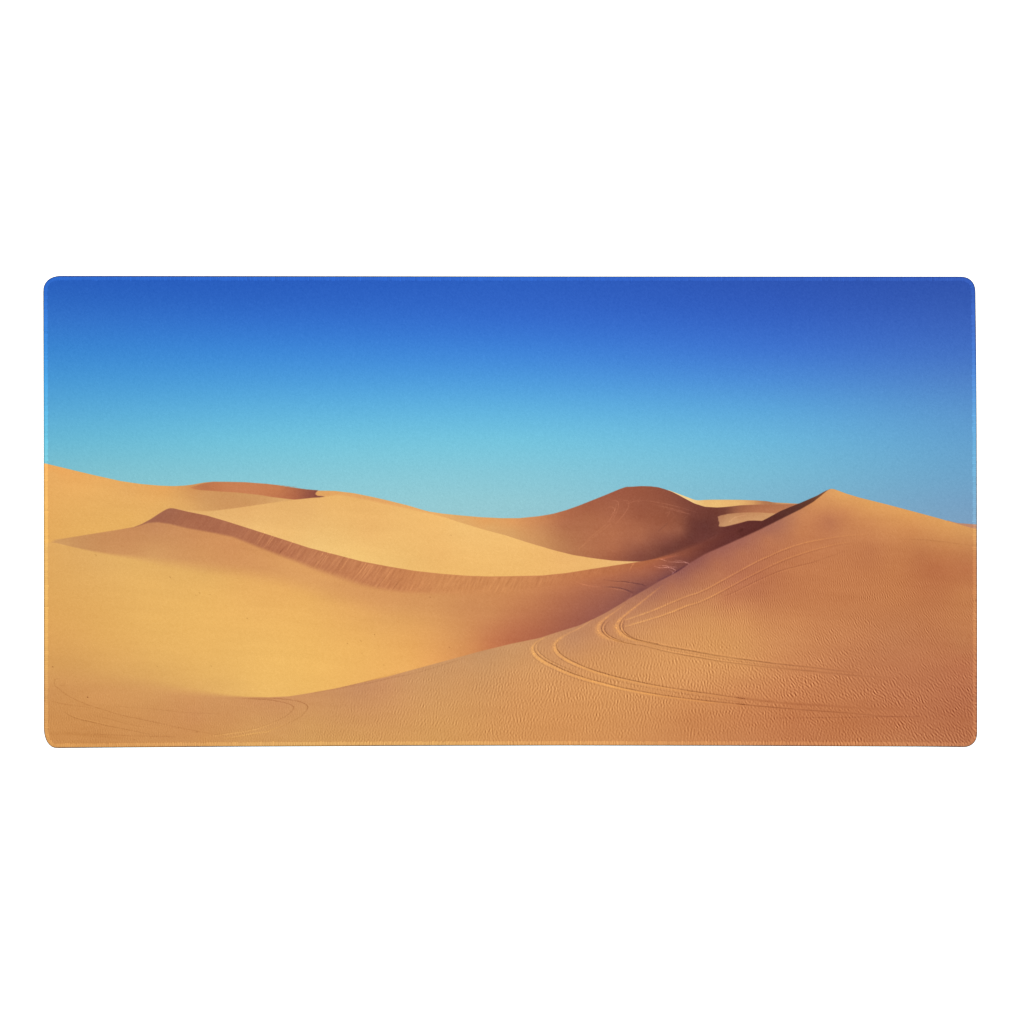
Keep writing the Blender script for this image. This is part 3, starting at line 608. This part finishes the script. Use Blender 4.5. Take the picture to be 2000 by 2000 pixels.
# pebbles and twigs
for f, lst in ((z1, [(415, 788), (975, 955), (1170, 1092), (1275, 1085), (1195, 1075), (1558, 1265), (88, 1632), (880, 1628), (352, 1860), (1285, 1625)]),
               (z2, [(895, 1388), (790, 1435), (690, 1455), (1472, 638), (800, 1530), (965, 1617), (1315, 1105), (1460, 1485)]),
               (s1, [(490, 384), (975, 828), (1635, 745), (123, 66)]), (lambda p: Z(1440, 1290, 5.367, p), [(1860, 118)])):
    for x, y in f(lst):
        stroke([(x - 0.5, y), (x + 0.5, y + 0.4)], 1.7, (-26, -25, -17))

# the sand inks are a little chalky
chalk = smooth((IMG[..., 0] - IMG[..., 2] - 5) / 30)[..., None]
grey = IMG.mean(2, keepdims=True)
IMG[:] = IMG + chalk * ((grey - IMG) * 0.02 + np.array([2.0, 0.0, 1.5]))
# woven cloth takes the ink a little unevenly
weave = np.random.default_rng(5).standard_normal((NY, NX))
weave = np.real(np.fft.ifft2(np.fft.fft2(weave) * np.exp(-0.5 * (np.hypot(FXF, FYF) * 5.0) ** 2)))
weave /= weave.std()
IMG += weave[..., None] * np.array([1.4, 1.5, 1.5])

# ---------------------------------------------------------------- materials
INK = srgb_to_lin(IMG) / LIGHT


def new_mat(name):
    m = bpy.data.materials.new(name)
    m.use_nodes = True
    nt = m.node_tree
    return m, nt, nt.nodes['Principled BSDF']


mat_print, nt, b = new_mat('printed_cloth')
at = nt.nodes.new('ShaderNodeAttribute'); at.attribute_name = 'ink'
tc = nt.nodes.new('ShaderNodeTexCoord')
nz = nt.nodes.new('ShaderNodeTexNoise'); nz.inputs['Scale'].default_value = 1500; nz.inputs['Detail'].default_value = 2
mr = nt.nodes.new('ShaderNodeMapRange')
mr.inputs['From Min'].default_value = 0.3; mr.inputs['From Max'].default_value = 0.7
mr.inputs['To Min'].default_value = 0.965; mr.inputs['To Max'].default_value = 1.035
mx = nt.nodes.new('ShaderNodeMix'); mx.data_type = 'RGBA'; mx.blend_type = 'MULTIPLY'
mx.inputs['Factor'].default_value = 1.0
nt.links.new(tc.outputs['Object'], nz.inputs['Vector'])
nt.links.new(nz.outputs['Fac'], mr.inputs['Value'])
nt.links.new(at.outputs['Color'], mx.inputs['A'])
nt.links.new(mr.outputs['Result'], mx.inputs['B'])
nt.links.new(mx.outputs['Result'], b.inputs['Base Color'])
wv = nt.nodes.new('ShaderNodeTexWave'); wv.inputs['Scale'].default_value = 320; wv.inputs['Distortion'].default_value = 2.0
bp = nt.nodes.new('ShaderNodeBump'); bp.inputs['Strength'].default_value = 0.12; bp.inputs['Distance'].default_value = 0.0002
nt.links.new(tc.outputs['Object'], wv.inputs['Vector'])
nt.links.new(nz.outputs['Fac'], bp.inputs['Height'])
nt.links.new(bp.outputs['Normal'], b.inputs['Normal'])
nt.nodes.remove(wv)
b.inputs['Roughness'].default_value = 0.95
b.inputs['Specular IOR Level'].default_value = 0.0

mat_thread, nt, b = new_mat('hem_thread')
at = nt.nodes.new('ShaderNodeAttribute'); at.attribute_name = 'ink'
nt.links.new(at.outputs['Color'], b.inputs['Base Color'])
b.inputs['Roughness'].default_value = 0.7
b.inputs['Specular IOR Level'].default_value = 0.04

mat_rubber, nt, b = new_mat('black_rubber')
nz = nt.nodes.new('ShaderNodeTexNoise'); nz.inputs['Scale'].default_value = 900
rp = nt.nodes.new('ShaderNodeValToRGB')
rp.color_ramp.elements[0].color = (0.020, 0.020, 0.022, 1); rp.color_ramp.elements[1].color = (0.035, 0.035, 0.037, 1)
nt.links.new(nz.outputs['Fac'], rp.inputs['Fac'])
nt.links.new(rp.outputs['Color'], b.inputs['Base Color'])
b.inputs['Roughness'].default_value = 0.85

mat_white, nt, b = new_mat('white_card')
nz = nt.nodes.new('ShaderNodeTexNoise'); nz.inputs['Scale'].default_value = 60
rp = nt.nodes.new('ShaderNodeValToRGB')
rp.color_ramp.elements[0].color = (0.895, 0.895, 0.895, 1); rp.color_ramp.elements[1].color = (0.91, 0.91, 0.91, 1)
nt.links.new(nz.outputs['Fac'], rp.inputs['Fac'])
nt.links.new(rp.outputs['Color'], b.inputs['Base Color'])
b.inputs['Roughness'].default_value = 1.0
b.inputs['Specular IOR Level'].default_value = 0.0


# ---------------------------------------------------------------- geometry
def to_world(px, py, z):
    """u plan coordinates to metres (plan measured on the table as seen from the lens)"""
    k = U * (H_CAM - 0.003) / H_CAM
    return (np.asarray(px) - 1000.0) * k, (1000.0 - np.asarray(py)) * k, np.broadcast_to(z, np.shape(px))


def outline():
    """closed outline of the mat in plan, slightly out of true as cut cloth is"""
    n = 2.3

    def arc(x_in, y_in, sx, sy, rx, ry, start_on_x):
        ts = np.linspace(0, math.pi / 2, 26)
        pts = [(x_in + sx * rx * abs(math.cos(t)) ** (2 / n), y_in + sy * ry * abs(math.sin(t)) ** (2 / n)) for t in ts]
        return pts if start_on_x else pts[::-1]
    P = []
    # top edge, left to right
    P += [(x, np.interp(x, [116, 600, 1000, 1877], [538.7, 539.2, 539.7, 540.2])) for x in np.linspace(121, 1876, 60)]
    P += arc(1876.6, 570, 1, -1, 29, 29.8, False)
    P += [(np.interp(y, [572, 700, 820, 1000, 1200, 1431], [1905.7, 1907.2, 1908, 1908.6, 1909, 1909]), y) for y in np.linspace(575, 1429, 40)]
    P += arc(1881, 1431.4, 1, 1, 28, 28, True)
    bx = [111, 266, 440, 760, 1100, 1440, 1800, 1881]
    by = [1461.2, 1459.8, 1458.6, 1457.0, 1456.2, 1456.8, 1458.4, 1459.2]
    P += [(x, np.interp(x, bx, by)) for x in np.linspace(1879, 113, 60)]
    P += arc(111, 1417.2, -1, 1, 26, 44, False)
    P += [(np.interp(y, [570, 820, 1200, 1426], [84.0, 84.8, 85.2, 85.1]), y) for y in np.linspace(1414, 571, 40)]
    P += arc(120, 568.6, -1, -1, 36, 30, True)
    return np.array(P)


def resample(p, n):
    q = np.vstack([p, p[:1]])
    s = np.concatenate([[0], np.cumsum(np.hypot(*np.diff(q, axis=0).T))])
    t = np.linspace(0, s[-1], n, endpoint=False)
    return np.stack([np.interp(t, s, q[:, 0]), np.interp(t, s, q[:, 1])], 1), s[-1]


def smooth_closed(a, sig):
    r = int(sig * 3)
    k = np.exp(-0.5 * (np.arange(-r, r + 1) / sig) ** 2); k /= k.sum()
    return np.stack([np.convolve(np.concatenate([c[-r:], c, c[:r]]), k, mode='valid') for c in a.T], 1)


PITCH = 3.9                      # one stitch, in u
base, per = resample(outline(), 3000)
n_st = int(round(per / PITCH))
SUB = 6
NP = n_st * SUB
ring, per = resample(smooth_closed(base, 1.2), NP)
tan = np.roll(ring, -4, 0) - np.roll(ring, 4, 0)
tan = smooth_closed(tan, 12)
tan /= np.hypot(tan[:, 0], tan[:, 1])[:, None]
inward = np.stack([-tan[:, 1], tan[:, 0]], 1)       # clockwise on screen (y down): inward = left-hand normal
cen = ring.mean(0)
if np.sum((cen - ring) * inward) < 0:
    inward = -inward


def link_mesh(name, verts, faces, mat, parent=None, ink=None, flat=False):
    me = bpy.data.meshes.new(name)
    v = np.asarray(verts, np.float32); f = np.asarray(faces, np.int32)
    me.vertices.add(len(v)); me.vertices.foreach_set('co', v.ravel())
    me.loops.add(f.size); me.loops.foreach_set('vertex_index', f.ravel())
    me.polygons.add(len(f))
    me.polygons.foreach_set('loop_start', np.arange(0, f.size, f.shape[1], dtype=np.int32))
    me.polygons.foreach_set('use_smooth', np.full(len(f), not flat))
    if ink is not None:
        a = me.color_attributes.new('ink', 'FLOAT_COLOR', 'POINT')
        c = np.ones((len(v), 4), np.float32); c[:, :3] = ink
        a.data.foreach_set('color', c.ravel())
    me.update(calc_edges=True); me.validate()
    me.materials.append(mat)
    o = bpy.data.objects.new(name, me)
    col.objects.link(o)
    if parent: o.parent = parent
    return o


def sample_ink(px, py):
    fx = np.clip((px - xs[0]) / STEP, 0, NX - 1.001); fy = np.clip((py - ys[0]) / STEP, 0, NY - 1.001)
    ix = fx.astype(int); iy = fy.astype(int); tx = (fx - ix)[..., None]; ty = (fy - iy)[..., None]
    return (INK[iy, ix] * (1 - tx) + INK[iy, ix + 1] * tx) * (1 - ty) + (INK[iy + 1, ix] * (1 - tx) + INK[iy + 1, ix + 1] * tx) * ty


mat_root = bpy.data.objects.new('desk_mat', None)
col.objects.link(mat_root)
mat_root['label'] = 'wide cloth desk mat printed with golden desert dunes under a blue sky, stitched edge'
mat_root['category'] = 'desk mat'

Z_TOP = 0.0032
# printed cloth: a fine sheet of ink samples, its rim hidden under the hem
inner = ring + inward * 5.0
# inside test against the hem's middle line, row by row
ins = np.zeros((NY, NX), bool)
pr = inner[::6]
nx_ = np.roll(pr, -1, 0)
for (ax, ay), (bx_, by_) in zip(pr, nx_):
    if ay == by_: continue
    lo, hi = min(ay, by_), max(ay, by_)
    j0, j1 = np.searchsorted(ys, [lo, hi])
    for j in range(j0, j1):
        xc = ax + (bx_ - ax) * (ys[j] - ay) / (by_ - ay)
        ins[j, np.searchsorted(xs, xc):] ^= True
idx = -np.ones((NY, NX), np.int64)
idx[ins] = np.arange(ins.sum())
q = ins[:-1, :-1] & ins[1:, :-1] & ins[:-1, 1:] & ins[1:, 1:]
faces = np.stack([idx[:-1, :-1][q], idx[1:, :-1][q], idx[1:, 1:][q], idx[:-1, 1:][q]], 1)
wx, wy, wz = to_world(GX[ins], GY[ins], Z_TOP)
link_mesh('printed_surface', np.stack([wx, wy, wz], 1), faces, mat_print, mat_root, INK[ins])

# stitched hem: a rolled band of thread, ridged stitch by stitch
prof = [(0.8, 0.0008), (0.9, 0.0018), (1.3, 0.0027), (2.1, 0.0033), (3.2, 0.00365), (4.6, 0.0038), (6.0, 0.00375), (7.4, 0.00355), (8.6, 0.0033), (9.4, 0.0030)]
s = np.arange(NP)
wob = np.convolve(np.concatenate([rng.standard_normal(NP)] * 2), np.ones(30) / 30, mode='same')[:NP]
ridge_h = np.abs(np.sin(math.pi * s / SUB)) ** 0.7
st_id = s // SUB
st_rand = rng.standard_normal(n_st)[st_id]
V, C = [], []
for k, (d, z) in enumerate(prof):
    t = k / (len(prof) - 1)
    amp = 0.00022 * math.sin(math.pi * min(1, t * 1.15 + 0.05)) ** 0.5 if t < 0.95 else 0.0
    dd = d + (0.35 * st_rand * (t > 0.6)) + 0.25 * wob
    if k < 2: dd = np.full(NP, d) + 0.1 * wob
    p = ring + inward * dd[:, None]
    zz = z + amp * (ridge_h - 0.6) + 0.00004 * st_rand
    x, y, _ = to_world(p[:, 0], p[:, 1], 0)
    V.append(np.stack([x, y, zz], 1))
    src = ring + inward * max(d, 4.0)
    ink = sample_ink(src[:, 0], src[:, 1])
    lift = 1.15 + 0.10 * ridge_h + 0.03 * st_rand
    C.append(np.clip(ink * lift[:, None] * np.array([0.97, 1.03, 1.0]), 0, 0.85))
V = np.concatenate(V); C = np.concatenate(C)
F = []
i = np.arange(NP); j = (i + 1) % NP
for k in range(len(prof) - 1):
    F.append(np.stack([k * NP + i, (k + 1) * NP + i, (k + 1) * NP + j, k * NP + j], 1))
link_mesh('stitched_edge', V, np.concatenate(F), mat_thread, mat_root, C)

# rubber underside, showing as a thin dark line round the hem
r2, _ = resample(ring, 900)
x, y, _ = to_world(r2[:, 0], r2[:, 1], 0)
t2 = np.roll(r2, -1, 0) - np.roll(r2, 1, 0); t2 /= np.hypot(t2[:, 0], t2[:, 1])[:, None]
in2 = np.stack([-t2[:, 1], t2[:, 0]], 1)
if np.sum((cen - r2) * in2) < 0: in2 = -in2
V = []
for d, z in ((0.2, 0.0002), (0.0, 0.0009), (0.3, 0.0016), (2.0, 0.0018), (9.0, 0.0020)):
    p = r2 + in2 * d
    x, y, _ = to_world(p[:, 0], p[:, 1], 0)
    V.append(np.stack([x, y, np.full(900, z)], 1))
F = []
i = np.arange(900); j = (i + 1) % 900
for k in range(4):
    F.append(np.stack([k * 900 + i, (k + 1) * 900 + i, (k + 1) * 900 + j, k * 900 + j], 1))
link_mesh('rubber_base', np.concatenate(V), np.concatenate(F), mat_rubber, mat_root)

# white sheet everything rests on
g = 6.0
gr = link_mesh('ground', [(-g, -g, 0), (g, -g, 0), (g, g, 0), (-g, g, 0)], [(0, 1, 2, 3)], mat_white, flat=True)
gr['kind'] = 'structure'

# ---------------------------------------------------------------- light
w = bpy.data.worlds.new('World'); sc.world = w
w.use_nodes = True
w.node_tree.nodes['Background'].inputs['Color'].default_value = (1, 1, 1, 1)
w.node_tree.nodes['Background'].inputs['Strength'].default_value = 0.45
ld = bpy.data.lights.new('softbox', 'AREA')
ld.shape = 'SQUARE'; ld.size = 3.2; ld.energy = 150.0; ld.color = (1, 1, 1)
lo = bpy.data.objects.new('softbox', ld); col.objects.link(lo)
lo.location = (0, 0.35, 3.4)

# ---------------------------------------------------------------- camera
cd = bpy.data.cameras.new('camera')
cd.sensor_width = 36.0
cd.lens = 36.0 * H_CAM / (2000 * U)
cd.clip_start = 0.05; cd.clip_end = 50
co = bpy.data.objects.new('camera', cd); col.objects.link(co)
co.location = (0, 0, H_CAM)
co.rotation_euler = (0, 0, 0)
sc.camera = co

sc.cycles.filter_width = 1.05
sc.view_settings.view_transform = 'Standard'
sc.view_settings.look = 'None'
sc.view_settings.exposure = 0.0
sc.view_settings.gamma = 1.0
sc.view_settings.use_curve_mapping = False
